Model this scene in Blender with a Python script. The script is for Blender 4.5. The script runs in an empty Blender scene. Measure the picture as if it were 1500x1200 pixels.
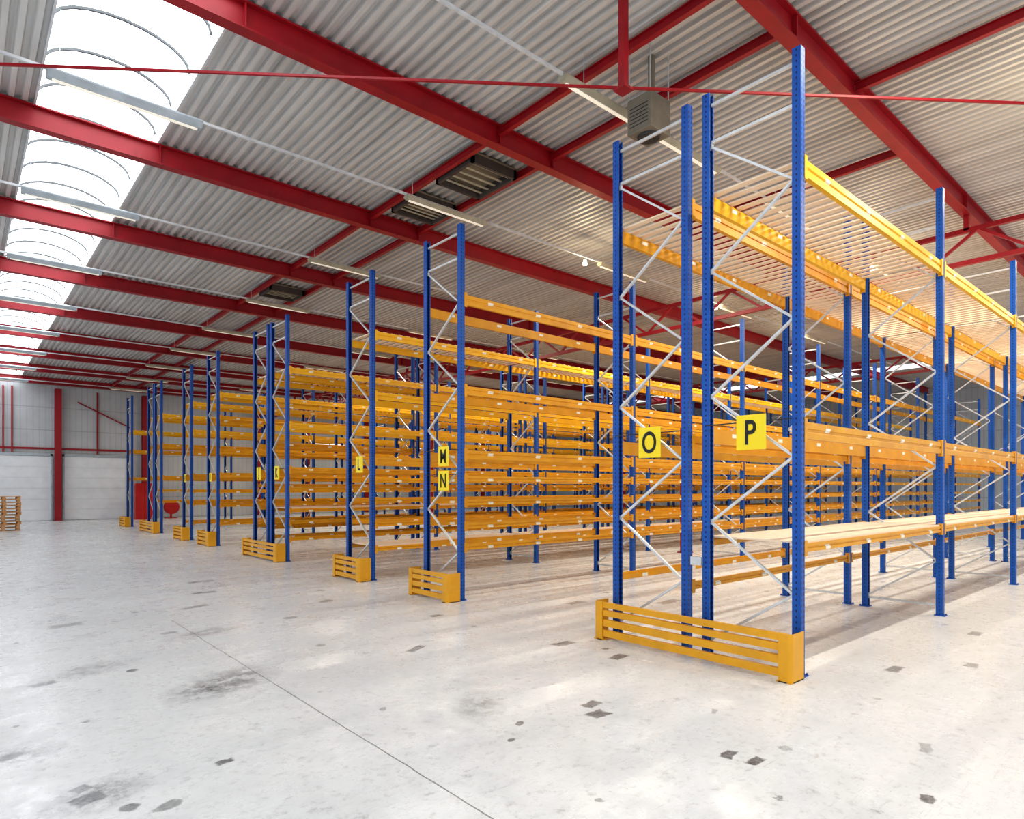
import bpy, math, random
from mathutils import Vector, Matrix
random.seed(4)
S=bpy.context.scene
S.view_settings.view_transform='Standard'
for lk in ('Medium High Contrast','Standard - Medium High Contrast'):
    try:
        S.view_settings.look=lk; break
    except Exception as e: pass
S.view_settings.exposure=-.06
COL=S.collection

# ------------------------------------------------------------ materials
def newmat(name):
    m=bpy.data.materials.new(name); m.use_nodes=True
    nt=m.node_tree; b=nt.nodes['Principled BSDF']
    return m,nt,b
def N(nt,t,**k):
    n=nt.nodes.new(t)
    for a,v in k.items(): setattr(n,a,v)
    return n
def math_(nt,op,a,b=None,c=None):
    n=nt.nodes.new('ShaderNodeMath'); n.operation=op
    for i,v in enumerate((a,b,c)):
        if v is None: continue
        if isinstance(v,(int,float)): n.inputs[i].default_value=v
        else: nt.links.new(v,n.inputs[i])
    return n.outputs[0]
def mixc(nt,f,a,b):
    n=nt.nodes.new('ShaderNodeMix'); n.data_type='RGBA'
    for s,v in ((n.inputs[0],f),(n.inputs[6],a),(n.inputs[7],b)):
        if isinstance(v,(int,float)): s.default_value=v
        elif isinstance(v,tuple): s.default_value=(*v,1) if len(v)==3 else v
        else: nt.links.new(v,s)
    return n.outputs[2]
def noise(nt,scale,detail=4,vec=None,rough=.6):
    n=nt.nodes.new('ShaderNodeTexNoise'); n.inputs['Scale'].default_value=scale
    n.inputs['Detail'].default_value=detail; n.inputs['Roughness'].default_value=rough
    if vec is not None: nt.links.new(vec,n.inputs['Vector'])
    return n.outputs['Fac']
def ramp(nt,f,a,b):
    n=nt.nodes.new('ShaderNodeMapRange'); n.inputs[1].default_value=a; n.inputs[2].default_value=b
    nt.links.new(f,n.inputs[0]); return n.outputs[0]
def objco(nt):
    return nt.nodes.new('ShaderNodeTexCoord').outputs['Object']
def geoco(nt):
    return nt.nodes.new('ShaderNodeNewGeometry').outputs['Position']
def maps(nt,co,sc,rot=(0,0,0)):
    mp=N(nt,'ShaderNodeMapping'); mp.inputs['Scale'].default_value=sc; mp.inputs['Rotation'].default_value=rot
    nt.links.new(co,mp.inputs[0]); return mp.outputs[0]

def paint(name,c,rough=.4,metal=0.,var=.12,scale=3):
    m,nt,b=newmat(name)
    f=noise(nt,scale,5,objco(nt))
    c2=tuple(x*(1-var*2) for x in c)
    nt.links.new(mixc(nt,ramp(nt,f,.35,.7),c,c2),b.inputs['Base Color'])
    b.inputs['Roughness'].default_value=rough; b.inputs['Metallic'].default_value=metal
    return m

def post_mat():
    m,nt,b=newmat('blue_post_paint')
    co=objco(nt); s=N(nt,'ShaderNodeSeparateXYZ'); nt.links.new(co,s.inputs[0])
    x,y,z=s.outputs
    fz=math_(nt,'ABSOLUTE',math_(nt,'SUBTRACT',math_(nt,'FRACT',math_(nt,'DIVIDE',z,.06)),.5))
    ax=math_(nt,'ABSOLUTE',math_(nt,'SUBTRACT',math_(nt,'ABSOLUTE',x),.026))
    m1=math_(nt,'MULTIPLY',math_(nt,'LESS_THAN',ax,.009),math_(nt,'LESS_THAN',fz,.28))
    ay=math_(nt,'LESS_THAN',math_(nt,'ABSOLUTE',y),.008)
    m2=math_(nt,'MULTIPLY',ay,math_(nt,'LESS_THAN',fz,.2))
    hole=math_(nt,'MAXIMUM',m1,m2)
    f=noise(nt,4,4,co)
    base=mixc(nt,ramp(nt,f,.3,.7),(.010,.105,.45),(.007,.075,.34))
    nt.links.new(mixc(nt,hole,base,(.004,.015,.07)),b.inputs['Base Color'])
    b.inputs['Roughness'].default_value=.42
    b.inputs['Specular IOR Level'].default_value=.35
    return m
def beam_mat(name,c,c2):
    m,nt,b=newmat(name)
    co=objco(nt); s=N(nt,'ShaderNodeSeparateXYZ'); nt.links.new(co,s.inputs[0])
    x,y,z=s.outputs
    fx=math_(nt,'ABSOLUTE',math_(nt,'SUBTRACT',math_(nt,'FRACT',math_(nt,'DIVIDE',x,1.2)),.5))
    lab=math_(nt,'MULTIPLY',math_(nt,'LESS_THAN',fx,.05),math_(nt,'LESS_THAN',math_(nt,'ABSOLUTE',math_(nt,'ADD',z,.065)),.024))
    f=noise(nt,2.2,5,co)
    base=mixc(nt,ramp(nt,f,.35,.75),c,c2)
    nt.links.new(mixc(nt,lab,base,(.78,.75,.65)),b.inputs['Base Color'])
    b.inputs['Roughness'].default_value=.42; b.inputs['Specular IOR Level'].default_value=.35
    return m
M_POST=post_mat()
M_ORG=beam_mat('orange_beam_paint',(.72,.345,.012),(.58,.25,.008))
M_YEL=beam_mat('yellow_beam_paint',(.83,.46,.012),(.73,.37,.010))
M_GUARD=paint('guard_orange_paint',(.76,.37,.010),.4,var=.08)
M_GALV=paint('galvanised_steel',(.64,.66,.68),.38,.4,.1,8)
M_RED=paint('red_steel_paint',(.33,.005,.014),.45,0,.12,2)
M_REDC=paint('red_cabinet_paint',(.50,.012,.012),.4)
M_DARK=paint('dark_metal',(.03,.03,.035),.6)
M_BAR=paint('glazing_bar_grey',(.09,.095,.10),.6)
M_CREAM=paint('cream_enamel',(.42,.39,.30),.45)
M_HEAT=paint('heater_grey_enamel',(.20,.18,.14),.55)
M_MESH=paint('hatch_beige_panel',(.26,.22,.16),.6)
M_HFR=paint('hatch_frame_brown',(.07,.055,.05),.6)
M_RAIL=paint('white_trunking',(.66,.68,.70),.4)
M_GREYP=paint('grey_fixture_metal',(.48,.54,.59),.35,.2)
M_SIGN=paint('yellow_sign_plastic',(.93,.71,.008),.4,var=.02)
M_BLACK=paint('black_lettering',(.008,.008,.008),.5)
def wood(name,c,c2,sc):
    m,nt,b=newmat(name); co=objco(nt)
    f=noise(nt,3,6,maps(nt,co,sc))
    nt.links.new(mixc(nt,ramp(nt,f,.3,.7),c,c2),b.inputs['Base Color']); b.inputs['Roughness'].default_value=.65
    return m
M_SLAT=wood('pine_slats',(.90,.73,.55),(.80,.60,.42),(6,.6,1))
M_BOARD=wood('chipboard',(.86,.71,.56),(.78,.60,.44),(2,2,2))
M_PALLET=wood('pallet_wood',(.66,.36,.16),(.45,.23,.09),(1,5,3))

def emis(name,c,s):
    m,nt,b=newmat(name)
    b.inputs['Base Color'].default_value=(*c,1)
    b.inputs['Emission Color'].default_value=(*c,1); b.inputs['Emission Strength'].default_value=s
    return m
M_SKY=emis('translucent_skylight',(.91,.97,1.),3.6)
M_WIN=emis('bright_window_glass',(.9,.97,1.),1.8)
M_TUBE=emis('lamp_tube',(1.,.95,.82),.25)
M_BULB=emis('lamp_bulb',(1.,.84,.55),16)

def floor_mat():
    m,nt,b=newmat('polished_concrete')
    co=geoco(nt)
    n1=ramp(nt,noise(nt,.5,7,co,.65),.35,.66)
    n2=ramp(nt,noise(nt,2.1,9,co,.74),.43,.66)
    n3=ramp(nt,noise(nt,13,6,co,.75),.54,.68)
    n5=ramp(nt,noise(nt,5.5,8,co,.72),.58,.68)
    base=mixc(nt,n1,(.79,.81,.82),(.69,.71,.725))
    base=mixc(nt,math_(nt,'MULTIPLY',n2,.38),base,(.45,.465,.48))
    base=mixc(nt,math_(nt,'MULTIPLY',n3,.42),base,(.28,.285,.29))
    base=mixc(nt,math_(nt,'MULTIPLY',n5,.5),base,(.26,.265,.275))
    for rot,sc,seed in ((.6,2.5,0),(-.9,3.1,5),(1.5,2.2,9),(.1,4.,14)):
        v=maps(nt,co,(1,15,1),(0,0,rot)); 
        a=N(nt,'ShaderNodeVectorMath',operation='ADD'); nt.links.new(v,a.inputs[0]); a.inputs[1].default_value=(seed,seed*2,0)
        n4=ramp(nt,noise(nt,sc,9,a.outputs[0],.8),.60,.65)
        base=mixc(nt,math_(nt,'MULTIPLY',n4,.45),base,(.26,.265,.275))
    for sc,mx in ((2.3,.14),(1.5,.13),(.9,.15)):
        vo=N(nt,'ShaderNodeTexVoronoi'); vo.inputs['Scale'].default_value=sc; nt.links.new(co,vo.inputs['Vector'])
        sp=N(nt,'ShaderNodeSeparateColor'); nt.links.new(vo.outputs['Color'],sp.inputs[0])
        rad=math_(nt,'MULTIPLY',math_(nt,'POWER',sp.outputs[0],5),mx)
        dd=math_(nt,'ADD',vo.outputs['Distance'],math_(nt,'MULTIPLY',math_(nt,'SUBTRACT',noise(nt,18,5,co,.7),.5),.13*sc))
        spk=ramp(nt,math_(nt,'SUBTRACT',dd,rad),.01,-.01)
        base=mixc(nt,math_(nt,'MULTIPLY',spk,math_(nt,'ADD',math_(nt,'MULTIPLY',sp.outputs[1],.5),.25)),base,(.12,.12,.13))
    nn=nt.nodes.new('ShaderNodeTexNoise'); nn.inputs['Scale'].default_value=9; nn.inputs['Detail'].default_value=6; nt.links.new(co,nn.inputs['Vector'])
    vs=N(nt,'ShaderNodeVectorMath',operation='MULTIPLY_ADD'); nt.links.new(nn.outputs['Color'],vs.inputs[0])
    vs.inputs[1].default_value=(.10,.10,0); nt.links.new(co,vs.inputs[2])
    vs2=N(nt,'ShaderNodeVectorMath',operation='SUBTRACT'); nt.links.new(vs.outputs[0],vs2.inputs[0]); vs2.inputs[1].default_value=(.05,.05,0)
    dco=vs2.outputs[0]
    P=[(4.42,3.95,.10,.06,.1,.85,'r'),(4.27,3.74,.10,.07,.1,.95,'r'),(4.36,2.53,.08,.05,.2,1,'r'),(4.40,2.34,.09,.05,0,1,'r'),
     (1.48,4.88,.06,.045,.1,.9,'r'),(.64,4.87,.10,.08,.4,.85,'r'),(.62,5.05,.06,.05,.4,.7,'r'),
     (1.0,4.44,.09,.05,.3,.65,'e'),(.82,4.58,.06,.05,0,.8,'e'),(.67,8.01,.12,.07,.3,.65,'r'),(1.45,7.97,.06,.06,0,.8,'e'),
     (.31,6.02,.10,.07,.4,.7,'e'),(5.85,5.71,.16,.08,0,.85,'r'),(5.89,4.84,.13,.07,.1,.9,'r'),(4.30,6.74,.18,.05,.5,.75,'r'),
     (5.64,8.26,.1,.07,0,.8,'r'),(7.78,2.52,.15,.06,0,.75,'r'),(4.70,1.33,.06,.04,.2,.9,'r'),(3.59,4.03,.05,.04,0,.8,'e'),
     (3.3,3.8,.04,.03,0,.85,'e'),(3.55,12.96,.22,.10,0,.6,'r'),(3.86,9.6,.12,.08,0,.65,'e'),(3.0,11.5,.25,.08,.4,.55,'r'),
     (2.2,9.7,.12,.08,.2,.5,'e'),(1.2,11.2,.2,.12,.1,.5,'r'),(4.9,10.6,.14,.08,.6,.6,'r'),(3.9,14.5,.25,.12,.1,.5,'r'),
     (2.9,5.1,.05,.03,.3,.6,'e'),(5.1,3.1,.06,.03,.5,.5,'r'),(3.1,2.7,.03,.03,0,.7,'e'),(5.6,1.6,.10,.04,.3,.5,'r'),
     (8.6,2.0,.1,.06,0,.6,'r'),(10.5,2.4,.14,.07,0,.6,'r'),(9.4,6.6,.3,.1,.1,.6,'r'),(8.1,7.6,.2,.09,0,.6,'r'),
     (2.07,6.85,.75,.45,.5,.85,'s'),(.7,4.9,.4,.3,.5,.6,'s'),(.3,6.0,.4,.3,.1,.6,'s'),(1.1,8.3,.6,.3,.3,.5,'s'),(3.6,4.6,.5,.3,.8,.45,'s'),(2.6,9.4,.7,.3,.4,.5,'s')]
    acc=None; big=ramp(nt,noise(nt,6,9,co,.78),.40,.56)
    for (x,y,hx,hy,r,st,sh) in P:
        mp=N(nt,'ShaderNodeMapping',vector_type='TEXTURE'); mp.inputs['Location'].default_value=(x,y,0)
        mp.inputs['Rotation'].default_value=(0,0,r); mp.inputs['Scale'].default_value=(hx,hy,1)
        nt.links.new(dco,mp.inputs[0])
        if sh in 'es':
            l=N(nt,'ShaderNodeVectorMath',operation='LENGTH'); nt.links.new(mp.outputs[0],l.inputs[0]); v=l.outputs['Value']
        else:
            a=N(nt,'ShaderNodeVectorMath',operation='ABSOLUTE'); nt.links.new(mp.outputs[0],a.inputs[0])
            s=N(nt,'ShaderNodeSeparateXYZ'); nt.links.new(a.outputs[0],s.inputs[0]); v=math_(nt,'MAXIMUM',s.outputs[0],s.outputs[1])
        if sh=='s': k=math_(nt,'MULTIPLY',math_(nt,'MULTIPLY',ramp(nt,v,1.0,.35),st),big)
        else: k=math_(nt,'MULTIPLY',ramp(nt,v,1.12,.82),st)
        acc=k if acc is None else math_(nt,'MAXIMUM',acc,k)
    brk=ramp(nt,noise(nt,22,4,co,.7),.25,.6)
    acc=math_(nt,'MULTIPLY',acc,math_(nt,'ADD',math_(nt,'MULTIPLY',brk,.45),.55))
    base=mixc(nt,acc,base,(.09,.09,.10))
    s=N(nt,'ShaderNodeSeparateXYZ'); nt.links.new(co,s.inputs[0])
    w=math_(nt,'MULTIPLY',math_(nt,'SUBTRACT',noise(nt,1.5,3,co),.5),.03)
    jx=math_(nt,'ABSOLUTE',math_(nt,'SUBTRACT',math_(nt,'ADD',s.outputs[0],w),2.44))
    j=math_(nt,'MULTIPLY',math_(nt,'LESS_THAN',jx,.006),math_(nt,'LESS_THAN',s.outputs[1],10.6))
    base=mixc(nt,math_(nt,'MULTIPLY',j,.75),base,(.10,.10,.10))
    nt.links.new(base,b.inputs['Base Color'])
    rr=math_(nt,'ADD',math_(nt,'MULTIPLY',n2,.2),.25)
    nt.links.new(rr,b.inputs['Roughness'])
    return m
def deck_mat():
    m,nt,b=newmat('corrugated_roof_steel')
    co=geoco(nt)
    f=ramp(nt,noise(nt,2.0,4,maps(nt,co,(1.1,.12,1))),.35,.68)
    base=mixc(nt,f,(.67,.665,.655),(.52,.51,.495))
    f2=ramp(nt,noise(nt,2.0,3,maps(nt,co,(7,.1,1))),.52,.7)
    base=mixc(nt,math_(nt,'MULTIPLY',f2,.4),base,(.33,.30,.285))
    s=N(nt,'ShaderNodeSeparateXYZ'); nt.links.new(co,s.inputs[0])
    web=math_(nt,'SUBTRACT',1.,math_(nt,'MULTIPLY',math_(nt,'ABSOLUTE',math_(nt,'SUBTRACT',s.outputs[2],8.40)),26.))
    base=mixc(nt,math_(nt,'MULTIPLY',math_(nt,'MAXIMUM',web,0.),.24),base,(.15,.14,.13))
    nt.links.new(base,b.inputs['Base Color']); b.inputs['Roughness'].default_value=.5; b.inputs['Metallic'].default_value=.2
    return m
def wall_mat():
    m,nt,b=newmat('grey_wall_cladding')
    co=geoco(nt); s=N(nt,'ShaderNodeSeparateXYZ'); nt.links.new(co,s.inputs[0])
    h=math_(nt,'ADD',s.outputs[0],s.outputs[1])
    f=math_(nt,'FRACT',math_(nt,'DIVIDE',h,.3)); l=math_(nt,'LESS_THAN',f,.18)
    g=math_(nt,'LESS_THAN',math_(nt,'FRACT',math_(nt,'DIVIDE',s.outputs[2],1.35)),.04)
    n=ramp(nt,noise(nt,.8,4,co),.3,.7)
    base=mixc(nt,n,(.54,.56,.58),(.46,.48,.50))
    base=mixc(nt,math_(nt,'MULTIPLY',l,.3),base,(.30,.32,.34)); base=mixc(nt,math_(nt,'MULTIPLY',g,.5),base,(.26,.27,.29))
    nt.links.new(base,b.inputs['Base Color']); b.inputs['Roughness'].default_value=.5
    return m
def door_mat():
    m,nt,b=newmat('white_sectional_door')
    co=geoco(nt)
    n=ramp(nt,noise(nt,2,4,co),.3,.7)
    base=mixc(nt,n,(.80,.83,.86),(.72,.75,.78))
    nt.links.new(base,b.inputs['Base Color']); b.inputs['Roughness'].default_value=.4
    return m
M_FLOOR=floor_mat(); M_DECK=deck_mat(); M_WALL=wall_mat(); M_DOOR=door_mat()

# ------------------------------------------------------------ mesh helpers
import bmesh
class G:
    def __init__(s): s.v=[]; s.f=[]
    def box(s,x0,x1,y0,y1,z0,z1):
        n=len(s.v)
        s.v+=[(x0,y0,z0),(x1,y0,z0),(x1,y1,z0),(x0,y1,z0),(x0,y0,z1),(x1,y0,z1),(x1,y1,z1),(x0,y1,z1)]
        s.f+=[tuple(n+i for i in q) for q in ((0,3,2,1),(4,5,6,7),(0,1,5,4),(1,2,6,5),(2,3,7,6),(3,0,4,7))]
        return s
    def bar(s,p,q,w,h,up=(0,0,1)):
        p=Vector(p);q=Vector(q);d=(q-p).normalized();u=Vector(up)
        if abs(d.dot(u))>.99: u=Vector((1,0,0))
        a=d.cross(u).normalized()*w/2; c=a.cross(d).normalized()*h/2
        n=len(s.v)
        for e in (p,q):
            for sa,sc in ((-1,-1),(1,-1),(1,1),(-1,1)): s.v.append(tuple(e+a*sa+c*sc))
        s.f+=[tuple(n+i for i in t) for t in ((0,3,2,1),(4,5,6,7),(0,1,5,4),(1,2,6,5),(2,3,7,6),(3,0,4,7))]
        return s
    def ext(s,prof,axis,a,b,caps=True):
        n=len(s.v);k=len(prof)
        for t in (a,b):
            for (u,w) in prof:
                s.v.append((t,u,w) if axis=='x' else (u,t,w) if axis=='y' else (u,w,t))
        for i in range(k):
            j=(i+1)%k; s.f.append((n+i,n+j,n+k+j,n+k+i))
        if caps: s.f.append(tuple(n+i for i in range(k))[::-1]); s.f.append(tuple(n+k+i for i in range(k)))
        return s
    def cyl(s,c,r,z0,z1,seg=20,r2=None):
        n=len(s.v); r2=r if r2 is None else r2
        for z,rr in ((z0,r),(z1,r2)):
            for i in range(seg):
                a=2*math.pi*i/seg; s.v.append((c[0]+rr*math.cos(a),c[1]+rr*math.sin(a),z))
        for i in range(seg):
            j=(i+1)%seg; s.f.append((n+i,n+j,n+seg+j,n+seg+i))
        s.f.append(tuple(n+i for i in range(seg))[::-1]); s.f.append(tuple(n+seg+i for i in range(seg)))
        return s
    def mesh(s,name,mat,fix=True):
        me=bpy.data.meshes.new(name); me.from_pydata(s.v,[],s.f)
        if fix:
            bm=bmesh.new(); bm.from_mesh(me); bmesh.ops.recalc_face_normals(bm,faces=bm.faces); bm.to_mesh(me); bm.free()
        me.materials.append(mat); me.update(); return me
def obj(name,data,loc=(0,0,0),parent=None,rot=None,**props):
    o=bpy.data.objects.new(name,data); o.location=loc
    if rot: o.rotation_euler=rot
    if parent is not None: o.parent=parent
    COL.objects.link(o)
    for k,v in props.items(): o[k]=v
    return o
def bevel(o,w=.006,seg=2):
    b=o.modifiers.new('bevel','BEVEL'); b.width=w; b.segments=seg; b.limit_method='ANGLE'

# ------------------------------------------------------------ setting
XW,XE,YS,YN=-10.,47.,-8.,47.
obj('floor',G().box(XW,XE,YS,YN,-.2,0).mesh('floor',M_FLOOR),kind='structure',label='worn polished light grey concrete floor with dark repair patches')
SK=[(1.0,2.8),(37.0,38.5)]
def deck_piece(g,x0,x1):
    per=.18; n=max(1,round((x1-x0)/per)); p=(x1-x0)/n
    pts=[]
    for i in range(n):
        a=x0+i*p
        pts+=[(a,8.37),(a+p*.38,8.37),(a+p*.5,8.43),(a+p*.88,8.43)]
    pts.append((x1,8.37))
    k=len(g.v)
    for (x,z) in pts: g.v.append((x,YS,z))
    for (x,z) in pts: g.v.append((x,YN,z))
    m=len(pts)
    for i in range(m-1): g.f.append((k+i,k+i+1,k+m+i+1,k+m+i))
g=G(); xs=XW
for a,b_ in SK: deck_piece(g,xs,a); xs=b_
deck_piece(g,xs,XE)
obj('ceiling',g.mesh('ceiling',M_DECK,False),kind='structure',label='corrugated grey steel roof deck')
for i,(a,b_) in enumerate(SK):
    g=G(); c=(a+b_)/2; R=(b_-a)/2; seg=12
    arc=[(c-R*math.cos(math.pi*t/seg),8.62+.42*math.sin(math.pi*t/seg)) for t in range(seg+1)]
    k=len(g.v)
    for y in (YS,YN):
        for (x,z) in arc: g.v.append((x,y,z))
    for t in range(seg): g.f.append((k+t,k+t+1,k+seg+1+t+1,k+seg+1+t))
    w=obj(f'window_{i+1}',g.mesh('skylight_glazing',M_SKY,False),kind='structure',label='translucent white barrel vault rooflight strip')
    g=G()
    g.box(a-.03,a,YS,YN,8.36,8.64); g.box(b_,b_+.03,YS,YN,8.36,8.64)
    obj('curb',g.mesh('skylight_curb',M_RAIL),parent=w)
    g=G(); y=YS+.5
    while y<YN:
        for t in range(seg):
            p=arc[t];q=arc[t+1]; g.bar((p[0],y,p[1]-.03),(q[0],y,q[1]-.03),.036,.035,(0,1,0))
        y+=1.1575
    obj('glazing_bars',g.mesh('glazing_bars',M_BAR),parent=w)
g=G().box(XW,XE,YN,YN+.2,0,8.6); obj('wall_north',g.mesh('wall_north',M_WALL),kind='structure',label='grey clad warehouse end wall')
g=G().box(XE,XE+.2,YS,YN,0,8.6); obj('wall_east',g.mesh('wall_east',M_WALL),kind='structure',label='grey clad warehouse side wall')
for i,(a,b_,z0,z1) in enumerate([(20.5,23.5,4.7,5.6),(29.,32.,4.7,5.6)]):
    w=obj(f'window_{i+3}',G().box(a,b_,YN-.04,YN-.01,z0,z1).mesh('wall_glass',M_WIN),kind='structure',label='bright wall window with white frame')
    g=G(); n=max(2,round((b_-a)/1.2))
    for j in range(n+1): xx=a+(b_-a)*j/n; g.box(xx-.04,xx+.04,YN-.08,YN-.02,z0,z1)
    g.box(a,b_,YN-.08,YN-.02,z0-.05,z0+.03).box(a,b_,YN-.08,YN-.02,z1-.03,z1+.05)
    obj('window_frame',g.mesh('window_frame',M_RAIL),parent=w)
for i,(a,b_) in enumerate([(1.0,4.25),(4.95,8.15)]):
    g=G()
    for r in range(6): g.box(a,b_,YN-.08,YN-.02,.02+r*.64,.02+r*.64+.632)
    d=obj(f'door_{i+1}',g.mesh('sectional_door',M_DOOR),kind='structure',label='white sectional overhead loading door')
    g=G().box(a-.1,a,YN-.12,YN-.01,0,4.0).box(b_,b_+.1,YN-.12,YN-.01,0,4.0).box(a-.1,b_+.1,YN-.12,YN-.01,3.87,4.0)
    obj('door_frame',g.mesh('door_frame',M_GREYP),parent=d)
def ibeam(g,axis,c1,a,b,zb,zt,fw=.2,tf=.03,tw=.02):
    h=fw/2;w=tw/2
    pr=[(c1-h,zb),(c1+h,zb),(c1+h,zb+tf),(c1+w,zb+tf),(c1+w,zt-tf),(c1+h,zt-tf),(c1+h,zt),(c1-h,zt),(c1-h,zt-tf),(c1-w,zt-tf),(c1-w,zb+tf),(c1-h,zb+tf)]
    g.ext(pr,axis,a,b)
def icol(g,x,y,z0,z1,s=.26):
    h=s/2;t=.025
    g.box(x-h,x+h,y-h,y-h+t,z0,z1); g.box(x-h,x+h,y+h-t,y+h,z0,z1); g.box(x-t/2,x+t/2,y-h+t,y+h-t,z0,z1)
    g.box(x-h-.06,x+h+.06,y-h-.06,y+h+.06,z0,z0+.03)
for cx in (4.6,9.2,16.5,25.):
    g=G(); icol(g,cx,YN-.35,0,7.9,.34)
    obj('steel_column',g.mesh('steel_column',M_RED),label='red painted steel column against the end wall',category='column',group='red steel columns')
g=G()
g.box(2.0,2.07,YN-.14,YN-.02,4.05,7.9);g.box(2.4,2.47,YN-.14,YN-.02,4.05,7.9)
g.bar((5.6,YN-.2,7.2),(8.6,YN-.2,5.7),.07,.07)
g.box(XW,20,YN-.10,YN-.02,4.25,4.37); g.box(6.6,6.67,YN-.14,YN-.02,4.05,7.9)
obj('wall_bracing',g.mesh('wall_bracing',M_RED),label='red steel rails and diagonal brace on the end wall',category='steel frame')
for k in range(-2,10):
    y=4.0+4.63*k
    g=G(); ibeam(g,'x',0,XW,XE,-.185,.19,.19,.024,.018)
    for xx in (2.85,7.2,8.5,16.5,26.,36.): g.box(xx-.01,xx+.01,-.08,.08,-.17,.17)
    obj('roof_beam',g.mesh('roof_beam',M_RED),(0,y,8.17),label='red painted steel I-beam under the roof deck',category='beam',group='red roof beams')
def trimmer(x,k):
    y0=4.0+4.63*k+.02
    g=G(); ibeam(g,'y',0,0,4.59,-.07,.07,.085,.012,.010)
    obj('roof_trimmer',g.mesh('roof_trimmer',M_RED),(x,y0,8.24),label='slim red steel trimmer spanning between roof beams',category='beam',group='roof trimmers')
for k in range(-1,9):
    if k>=0:
        trimmer(7.2,k); trimmer(8.5,k)
    if k<1: trimmer(10.6 if k<0 else 13.2,k)
for gx in (16.8,31.):
    g=G(); zt,zb=7.66,6.95
    g.bar((gx,YS,zt),(gx,YN,zt),.10,.10); g.bar((gx,YS,zb),(gx,YN,zb),.10,.10)
    n=56; st=(YN-YS)/n
    for i in range(n):
        a=YS+i*st
        g.bar((gx,a,zb if i%2 else zt),(gx,a+st,zt if i%2 else zb),.06,.06,(1,0,0))
    for k in range(-2,10): g.box(gx-.05,gx+.05,4+4.63*k-.05,4+4.63*k+.05,zt,7.98)
    obj('lattice_girder',g.mesh('lattice_girder',M_RED),label='red steel lattice girder below the roof beams',category='girder',group='lattice girders')
    for cy in (-2.7,11.2,25.1,39.):
        g=G(); icol(g,gx,cy,0,6.89,.22)
        obj('steel_column',g.mesh('steel_column',M_RED),label='red steel column carrying the lattice girder between racks',category='column',group='red steel columns')
g=G(); g.bar((-4.,13.1,7.03),(12.7,.15,7.0),.028,.028); tr=obj('tie_rod',g.mesh('tie_rod',M_RED),label='long thin red tie rod crossing under the roof diagonally',category='rod')
g=G(); g.bar((6.29,5.09,6.97),(6.29,5.09,8.45),.09,.09); g.box(6.2,6.38,5.0,5.18,6.96,6.99)
obj('hanger_post',g.mesh('hanger_post',M_RED),parent=tr)

for (hx,hy,w,l) in [(7.85,10.1,1.1,1.2),(7.85,12.0,1.1,.9),(7.85,20.2,1.1,.9)]:
    r=obj('roof_hatch',G().box(-w/2,w/2,-l/2,l/2,.16,.2).mesh('hatch_back',M_MESH),(hx,hy,8.14),label='dark louvred roof vent hatch framed between red trimmers',category='roof vent',group='roof vents')
    g=G()
    g.box(-w/2,w/2,-l/2,-l/2+.06,-.02,.16).box(-w/2,w/2,l/2-.06,l/2,-.02,.16).box(-w/2,-w/2+.06,-l/2,l/2,-.02,.16).box(w/2-.06,w/2,-l/2,l/2,-.02,.16)
    obj('hatch_frame',g.mesh('hatch_frame',M_HFR),parent=r)
    g=G()
    for i in range(5):
        yy=-l/2+.16+i*(l-.32)/4
        g.bar((-w/2+.06,yy,.06),(w/2-.06,yy,.06),.06,.012)
    obj('louvre',g.mesh('louvre',M_CREAM),parent=r)

r=bpy.data.objects.new('unit_heater',None); COL.objects.link(r); r.location=(7.68,5.74,7.16); r['category']='heater'; r.scale=(.66,.66,.66)
r['label']='cream unit heater box with dark fan outlet under the roof'
b1=obj('casing',G().box(-.36,.36,-.32,.32,0,.78).mesh('heater_casing',M_HEAT),parent=r); bevel(b1,.02)
g=G()
for i in range(6): g.box(-.368,-.36,-.24,.24,.14+i*.08,.155+i*.08)
obj('grille',g.mesh('heater_grille',M_DARK),parent=r)
obj('fan_outlet',G().cyl((0,0),.24,-.05,0,24,.26).cyl((0,0),.08,-.08,-.05,16).mesh('fan_outlet',M_DARK),parent=r)
ME_H=G().bar((0,0,.78),(0,0,1.84),.02,.02).mesh('hanger',M_GALV)
for sx in (-.33,.33):
    for sy in (-.28,.28): obj('hanger',ME_H,(sx,sy,0),r)
obj('flue_pipe',G().cyl((.1,0),.08,.78,1.83,18).mesh('flue_pipe',M_HEAT),parent=r)

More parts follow.
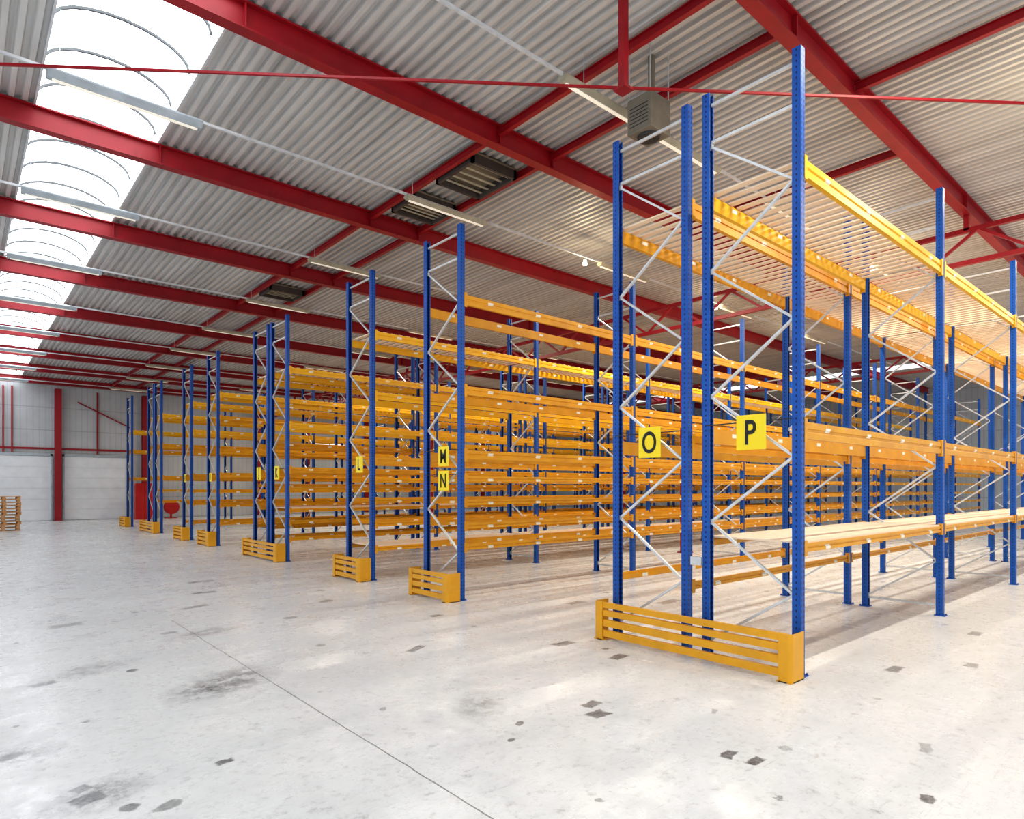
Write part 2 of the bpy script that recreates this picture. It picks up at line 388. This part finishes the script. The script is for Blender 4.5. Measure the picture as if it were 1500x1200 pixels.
# light rails
ME_RAIL=G().bar((-6,0,0),(34,0,0),.04,.04).mesh('rail',M_RAIL)
PF=[(-.13,-.02),(-.05,-.10),(.05,-.10),(.13,-.02),(.135,0),(.05,.04),(-.05,.04),(-.135,0)]
PC=[(x*.72,z*.8) for x,z in PF]
ME_FIXG=G().ext(PF,'x',0,2.0).mesh('reflector',M_GREYP)
ME_FIXC=G().ext(PC,'x',0,2.0).mesh('reflector_c',M_CREAM)
ME_TUBE=G().box(.06,1.94,-.03,.03,-.112,-.10).mesh('tube',M_TUBE)
ME_WIRE=G().bar((0,0,.02),(0,0,.58),.008,.008).mesh('wire',M_GALV)
ME_BULB=G().cyl((0,0),.06,-.2,-.08,16,.03).mesh('bulb',M_BULB)
BULBS=[]
for k in range(-1,9):
    y=4.0+2.315+4.63*k
    r=obj('light_rail',ME_RAIL,(0,y,7.84),label='white lighting trunking with slim fluorescent battens hung on wires',category='lighting',group='suspended light rails')
    fx=[.95+5.8*i-(.3 if k==0 else 0) for i in range(6)]
    if k==0: fx.append(8.5)
    for j,x in enumerate(fx):
        f=obj('fluorescent_batten',ME_FIXG if j==0 else ME_FIXC,(x,0,-.03),r)
        obj('lamp_tube',ME_TUBE,(0,0,0 if j==0 else .02),f)
    for i in range(7): obj('hanger_wire',ME_WIRE,(-4.7+5.8*i,0,0),r)
    bl={0:(17.9,),1:(12.0,18.1,24.),-1:(12.2,)}.get(k,())
    for x in bl: obj('lamp_bulb',ME_BULB,(x,0,0),r); BULBS.append((x,y,7.52))

# ------------------------------------------------------------ racks
X0=6.74; BAY=4.83; DEP=1.08; H=6.66
a=.047; t=.008
prof=[(-a,-a),(a,-a),(a,a),(a-.022,a),(a-.022,a-t),(a-t,a-t),(a-t,-a+t),(-a+t,-a+t),(-a+t,a-t),(-a+.022,a-t),(-a+.022,a),(-a,a)]
g=G(); g.ext(prof,'z',.01,H); g.box(-.07,.07,-.08,.07,0,.012); g.cyl((.055,-.066),.009,.012,.03,8)
ME_POST=g.mesh('upright_post',M_POST)
g=G()
nodes=[(1,6.03),(0,5.29),(1,4.55),(0,3.81),(1,3.07),(0,2.33),(1,1.59),(0,.85),(1,.2)]
ya,yb=.045,DEP-.045
yy=lambda s: yb if s else ya
for (s0,z0),(s1,z1) in zip(nodes,nodes[1:]): 
    g.bar((0,yy(s0),z0),(0,yy(s1),z1),.026,.034,(1,0,0))
for z in (6.52,6.08,.16): g.bar((0,ya,z),(0,yb,z),.026,.034)
for (s0,z0) in nodes: g.box(-.018,.018,yy(s0)-.02,yy(s0)+.02,z0-.03,z0+.03)
ME_BRACE=g.mesh('lattice_bracing',M_GALV)
L=BAY-.1
def beam_mesh(name,h,mat):
    g=G(); w=.055
    pr=[(-w/2,-h),(w/2,-h),(w/2,-.028),(w/2-.02,-.028),(w/2-.02,0),(-w/2,0),(-w/2,-h*.38),(-w/2+.012,-h*.43),(-w/2+.012,-h*.57),(-w/2,-h*.62)]
    g.ext(pr,'x',0,L)
    for x in (0,L):
        s=1 if x==0 else -1
        g.box(min(x-.012*s,x+.05*s),max(x-.012*s,x+.05*s),-w/2-.014,-w/2-.002,-h-.04,.035)
        g.box(min(x,x+.006*s),max(x,x+.006*s),-w/2-.014,w/2,-h-.04,.035)
    return g.mesh(name,mat)
BM={('H','O'):beam_mesh('heavy_beam',.155,M_ORG),('H','Y'):beam_mesh('heavy_beam_y',.155,M_YEL),('X','O'):beam_mesh('deep_beam',.18,M_ORG),('X','Y'):beam_mesh('deep_beam_y',.18,M_YEL),
    ('L','O'):beam_mesh('light_beam',.095,M_ORG),('L','Y'):beam_mesh('light_beam_y',.095,M_YEL)}
g=G(); ns=25
for i in range(ns):
    x=.03+i*(L-.15)/(ns-1); g.box(x,x+.09,.0,DEP,0,.02)
ME_SLAT=g.mesh('slatted_deck',M_SLAT)
g=G()
for i in range(4): g.box(.02+i*(L-.04)/4,.019+(i+1)*(L-.04)/4,-.02,DEP+.02,0,.02)
ME_BOARD=g.mesh('shelf_board',M_BOARD)

def rack(y,levels,nb,label):
    r=bpy.data.objects.new('pallet_rack',None); COL.objects.link(r); r.location=(X0,y,0)
    r['label']=label; r['category']='pallet rack'; r['group']='warehouse pallet racks'
    for i in range(nb+1):
        f=obj('upright_frame',None,(i*BAY,0,0),r)
        obj('upright_post',ME_POST,(0,0,0),f); obj('upright_post',ME_POST,(0,DEP,0),f,(0,0,math.pi))
        obj('lattice_bracing',ME_BRACE,(0,0,0),f)
    for (z,ty,c,dk) in levels:
        for i in range(nb):
            x=i*BAY+.05
            obj('load_beam',BM[(ty,c)],(x,-.012,z),r)
            obj('load_beam',BM[(ty,c)],(x+L,DEP+.012,z),r,(0,0,math.pi))
            if dk=='s': obj('slatted_deck',ME_SLAT,(x,0,z),r)
            if dk=='b': obj('shelf_board',ME_BOARD,(x,0,z),r)
    return r
RP=rack(3.10,[(5.50,'X','Y','s'),(2.70,'X','O',None),(1.40,'L','O','b')],4,'blue and orange pallet rack marked P, slatted top level')
rack(4.47,[(5.50,'X','O','s'),(2.62,'X','O',None),(.84,'L','O',None)],5,'blue and orange pallet rack marked O, back to back')
rack(9.10,[(5.42,'X','O',None),(3.80,'H','O',None),(2.66,'H','O',None),(2.20,'L','O',None),(1.78,'L','O',None),(1.36,'L','O',None),(.98,'L','O',None)],7,'blue and orange multi-level pallet rack marked M and N')
rack(12.29,[(5.36,'H','Y','s'),(4.05,'H','Y',None),(2.66,'H','O',None),(2.2,'L','O',None),(1.76,'L','O',None),(1.25,'L','O',None),(.72,'L','O','b')],7,'blue pallet rack with yellow upper beams, marked L')
rack(16.95,[(5.25,'H','Y','s'),(3.75,'H','Y',None),(2.55,'H','O',None),(2.0,'L','O',None),(1.42,'L','O','b'),(1.1,'L','O',None),(.65,'L','O',None)],7,'blue pallet rack with yellow upper beams, marked K')
rack(18.33,[(5.25,'H','Y','s'),(4.4,'L','Y',None),(3.3,'H','O',None),(2.55,'H','O',None),(2.1,'L','O',None),(1.42,'L','O',None),(.9,'L','O',None)],7,'blue pallet rack back to back with another, marked J')
rack(23.0,[(5.25,'H','Y','s'),(4.45,'L','O',None),(3.3,'H','O',None),(2.5,'H','O',None),(1.9,'L','O',None),(1.42,'L','O',None),(.8,'L','O',None)],7,'blue and orange pallet rack with several beam levels')
rack(26.25,[(5.25,'H','Y','s'),(4.2,'H','Y',None),(3.4,'L','O',None),(2.5,'H','O',None),(1.9,'L','O',None),(1.42,'L','O',None),(.7,'L','O',None)],7,'blue and yellow pallet rack with several beam levels')
rack(30.95,[(5.2,'H','Y','s'),(3.9,'H','O',None),(2.5,'H','O',None),(1.9,'L','O',None),(1.42,'L','O',None)],7,'blue and orange pallet rack in a back to back pair')
rack(32.33,[(5.2,'H','Y','s'),(3.9,'H','O',None),(2.5,'H','O',None)],7,'blue and orange pallet rack, second of a pair')
rack(37.1,[(4.9,'H','Y','s'),(3.9,'H','O',None),(2.5,'H','O',None)],7,'blue and orange pallet rack facing the end wall')

g=G().box(-.085,-.047,.02,.165,-.05,.05)
obj('row_spacer',g.mesh('row_spacer',M_GALV),(0,DEP+.02,1.12),RP,label='small galvanised joining plate')

# guards
def guard(y0,y1):
    r=bpy.data.objects.new('rack_end_guard',None); COL.objects.link(r); r.location=(X0-.37,y0-.10,0)
    r['label']='orange steel kick guard bolted to the floor at a rack end'; r['category']='rack guard'; r['group']='orange rack end guards'
    W=y1-y0+.2
    for s in (0,1):
        R=.05; c0=.14
        outer=[(.28,0.),(R,0.)]+[(R-R*math.sin(q*math.pi/12),R-R*math.cos(q*math.pi/12)) for q in range(1,6)]+[(0.,R),(0.,c0)]
        inner=[(.012,c0),(.012,R)]+[(R-(R-.012)*math.cos(q*math.pi/12),R-(R-.012)*math.sin(q*math.pi/12)) for q in range(1,6)]+[(R,.012),(.28,.012)]
        pr=outer+inner
        if s: pr=[(x,W-y) for x,y in pr]
        g=G().ext(pr,'z',0,.50)
        yb0=0 if s==0 else W-.16
        g.box(.0,.285,yb0,yb0+.16,0,.012)
        obj('corner_post',g.mesh('corner_post',M_GUARD),parent=r)
    for (z0,z1) in ((.05,.135),(.185,.27),(.32,.395),(.425,.495)):
        g=G()
        g.ext([(0.0,z0),(.05,z0),(.05,z0+.012),(.012,z0+.012),(.012,z1-.012),(.05,z1-.012),(.05,z1),(0,z1)],'y',.05,W-.05)
        g.v=[(x+.013,y,z) for x,y,z in g.v]
        obj('guard_rail',g.mesh('guard_rail',M_GUARD),parent=r)
guard(3.1,4.47+DEP)
for y in (9.1,12.29): guard(y,y+DEP)
guard(16.95,18.33+DEP); guard(23.0,23+DEP); guard(26.25,26.25+DEP); guard(30.95,32.33+DEP); guard(37.1,37.1+DEP)

# signs
ROT=Matrix(((0,0,-1),(-1,0,0),(0,1,0)))
def sign(ch,y,z,w=.33,h=.37,x=X0-.11,dy=-.06):
    r=obj('aisle_sign',G().box(0,.012,-w/2,w/2,-h/2,h/2).mesh('sign_plate',M_SIGN),(x,y+dy,z),label=f'yellow aisle sign plate with black letter {ch} on a rack',category='sign')
    bevel(r,.004,1)
    cu=bpy.data.curves.new('t',type='FONT'); cu.body=ch; cu.size=h*.98; cu.align_x='CENTER'; cu.align_y='CENTER'; cu.offset=.005; cu.extrude=.002
    to=bpy.data.objects.new('t',cu); COL.objects.link(to); bpy.context.view_layer.update()
    me=bpy.data.meshes.new_from_object(to.evaluated_get(bpy.context.evaluated_depsgraph_get())); bpy.data.objects.remove(to)
    xs=[v.co.x for v in me.vertices]; ys=[v.co.y for v in me.vertices]; cx=(min(xs)+max(xs))/2; cy=(min(ys)+max(ys))/2
    for v in me.vertices:
        v.co=ROT@Vector(((v.co.x-cx)*.74,v.co.y-cy,v.co.z))
    me.materials.clear(); me.materials.append(M_BLACK)
    obj('letter',me,(-.003,0,0),r)
    g=G().bar((.022,-DEP/2+.03-dy,h*.3),(.022,DEP/2-.03-dy,h*.3),.008,.012); obj('mounting_bar',g.mesh('mounting_bar',M_DARK),parent=r)
sign('P',3.1+DEP/2,2.61,.35,.39); sign('O',4.47+DEP/2,2.57,.34,.39)
sign('M',9.1+DEP/2,2.56,.32,.36,dy=-.15); sign('N',9.1+DEP/2,2.12,.32,.36,dy=-.15)
sign('L',12.29+DEP/2,2.50,.32,.36,dy=-.15); sign('K',16.95+DEP/2,2.4); sign('J',18.33+DEP/2,2.4); sign('I',23.0+DEP/2,2.35,.26,.3); sign('H',26.25+DEP/2,2.35,.26,.3)

# pallets
g=G()
for i in range(7): g.box(-.6,.6,-.4+i*.117,-.4+i*.117+.095,.122,.144)
for x in (-.6,-.05,.5): g.box(x,x+.1,-.4,.4,.1,.122)
for x in (-.6,-.07,.46):
    for y in (-.4,-.05,.3): g.box(x,x+.14,y,y+.1,.022,.1)
for y in (-.4,-.05,.3): g.box(-.6,.6,y,y+.1,0,.022)
ME_PAL=g.mesh('wooden_pallet',M_PALLET)
for i in range(11):
    obj('wooden_pallet',ME_PAL,(1.64+random.uniform(-.03,.03),37.5+random.uniform(-.03,.03),i*.1445),rot=(0,0,random.uniform(-.03,.03)),label='wooden pallet in a tall stack on the concrete floor',category='pallet',group='stack of wooden pallets')

# red cabinet & hose reel
r=obj('fire_cabinet',G().box(-.5,.5,-.25,.25,0.0,2.25).mesh('cabinet_body',M_REDC),(8.85,45.2,0),label='tall red metal cabinet standing near the end wall',category='cabinet'); bevel(r,.02)
obj('cabinet_door',G().box(-.47,-.01,-.27,-.25,.08,2.17).mesh('cabinet_door',M_REDC),parent=r)
obj('cabinet_door',G().box(.01,.47,-.27,-.25,.08,2.17).mesh('cabinet_door',M_REDC),parent=r)
r=bpy.data.objects.new('hose_reel',None); COL.objects.link(r); r.location=(10.5,45.6,0); r['label']='red fire hose reel on a floor stand'; r['category']='hose reel'
g=G(); g.cyl((0,0),.45,-.04,-.02,28); g.cyl((0,0),.45,.16,.18,28); g.cyl((0,0),.3,-.02,.16,24)
obj('reel',g.mesh('reel',M_REDC),(0,0,.72),r,(math.pi/2,0,0))
obj('stand',G().box(-.35,.35,-.05,.25,0,.05).box(-.06,.06,.05,.12,.05,.8).mesh('stand',M_REDC),parent=r)

# ------------------------------------------------------------ lights
def area(loc,sx,sy,p,c):
    l=bpy.data.lights.new('ceiling_light','AREA'); l.shape='RECTANGLE'; l.size=sx; l.size_y=sy; l.energy=p; l.color=c
    o=bpy.data.objects.new('ceiling_light',l); o.location=loc; COL.objects.link(o)
for x in (13.75,19.55,25.35):
    for k in (-1,0,1,3,5,7):
        area((x,6.315+4.63*k,7.70),1.9,.10,205,(1.,.91,.76))
area((7.65,6.315-4.63,7.70),1.9,.1,220,(1.,.92,.78))
for p in BULBS:
    l=bpy.data.lights.new('bulb_light','POINT'); l.energy=38; l.color=(1.,.80,.5); l.shadow_soft_size=.06
    o=bpy.data.objects.new('bulb_light',l); o.location=p; COL.objects.link(o)
w=bpy.data.worlds.new('world'); S.world=w; w.use_nodes=True
w.node_tree.nodes['Background'].inputs[0].default_value=(.93,.965,1.,1); w.node_tree.nodes['Background'].inputs[1].default_value=1.45

# ------------------------------------------------------------ camera
cd=bpy.data.cameras.new('camera'); cam=bpy.data.objects.new('camera',cd); COL.objects.link(cam)
cam.location=(0,0,2.0); cam.rotation_euler=(math.pi/2,0,-math.radians(41.1))
cd.sensor_width=36; cd.lens=22.4; cd.shift_y=.076; cd.clip_end=300
S.camera=cam
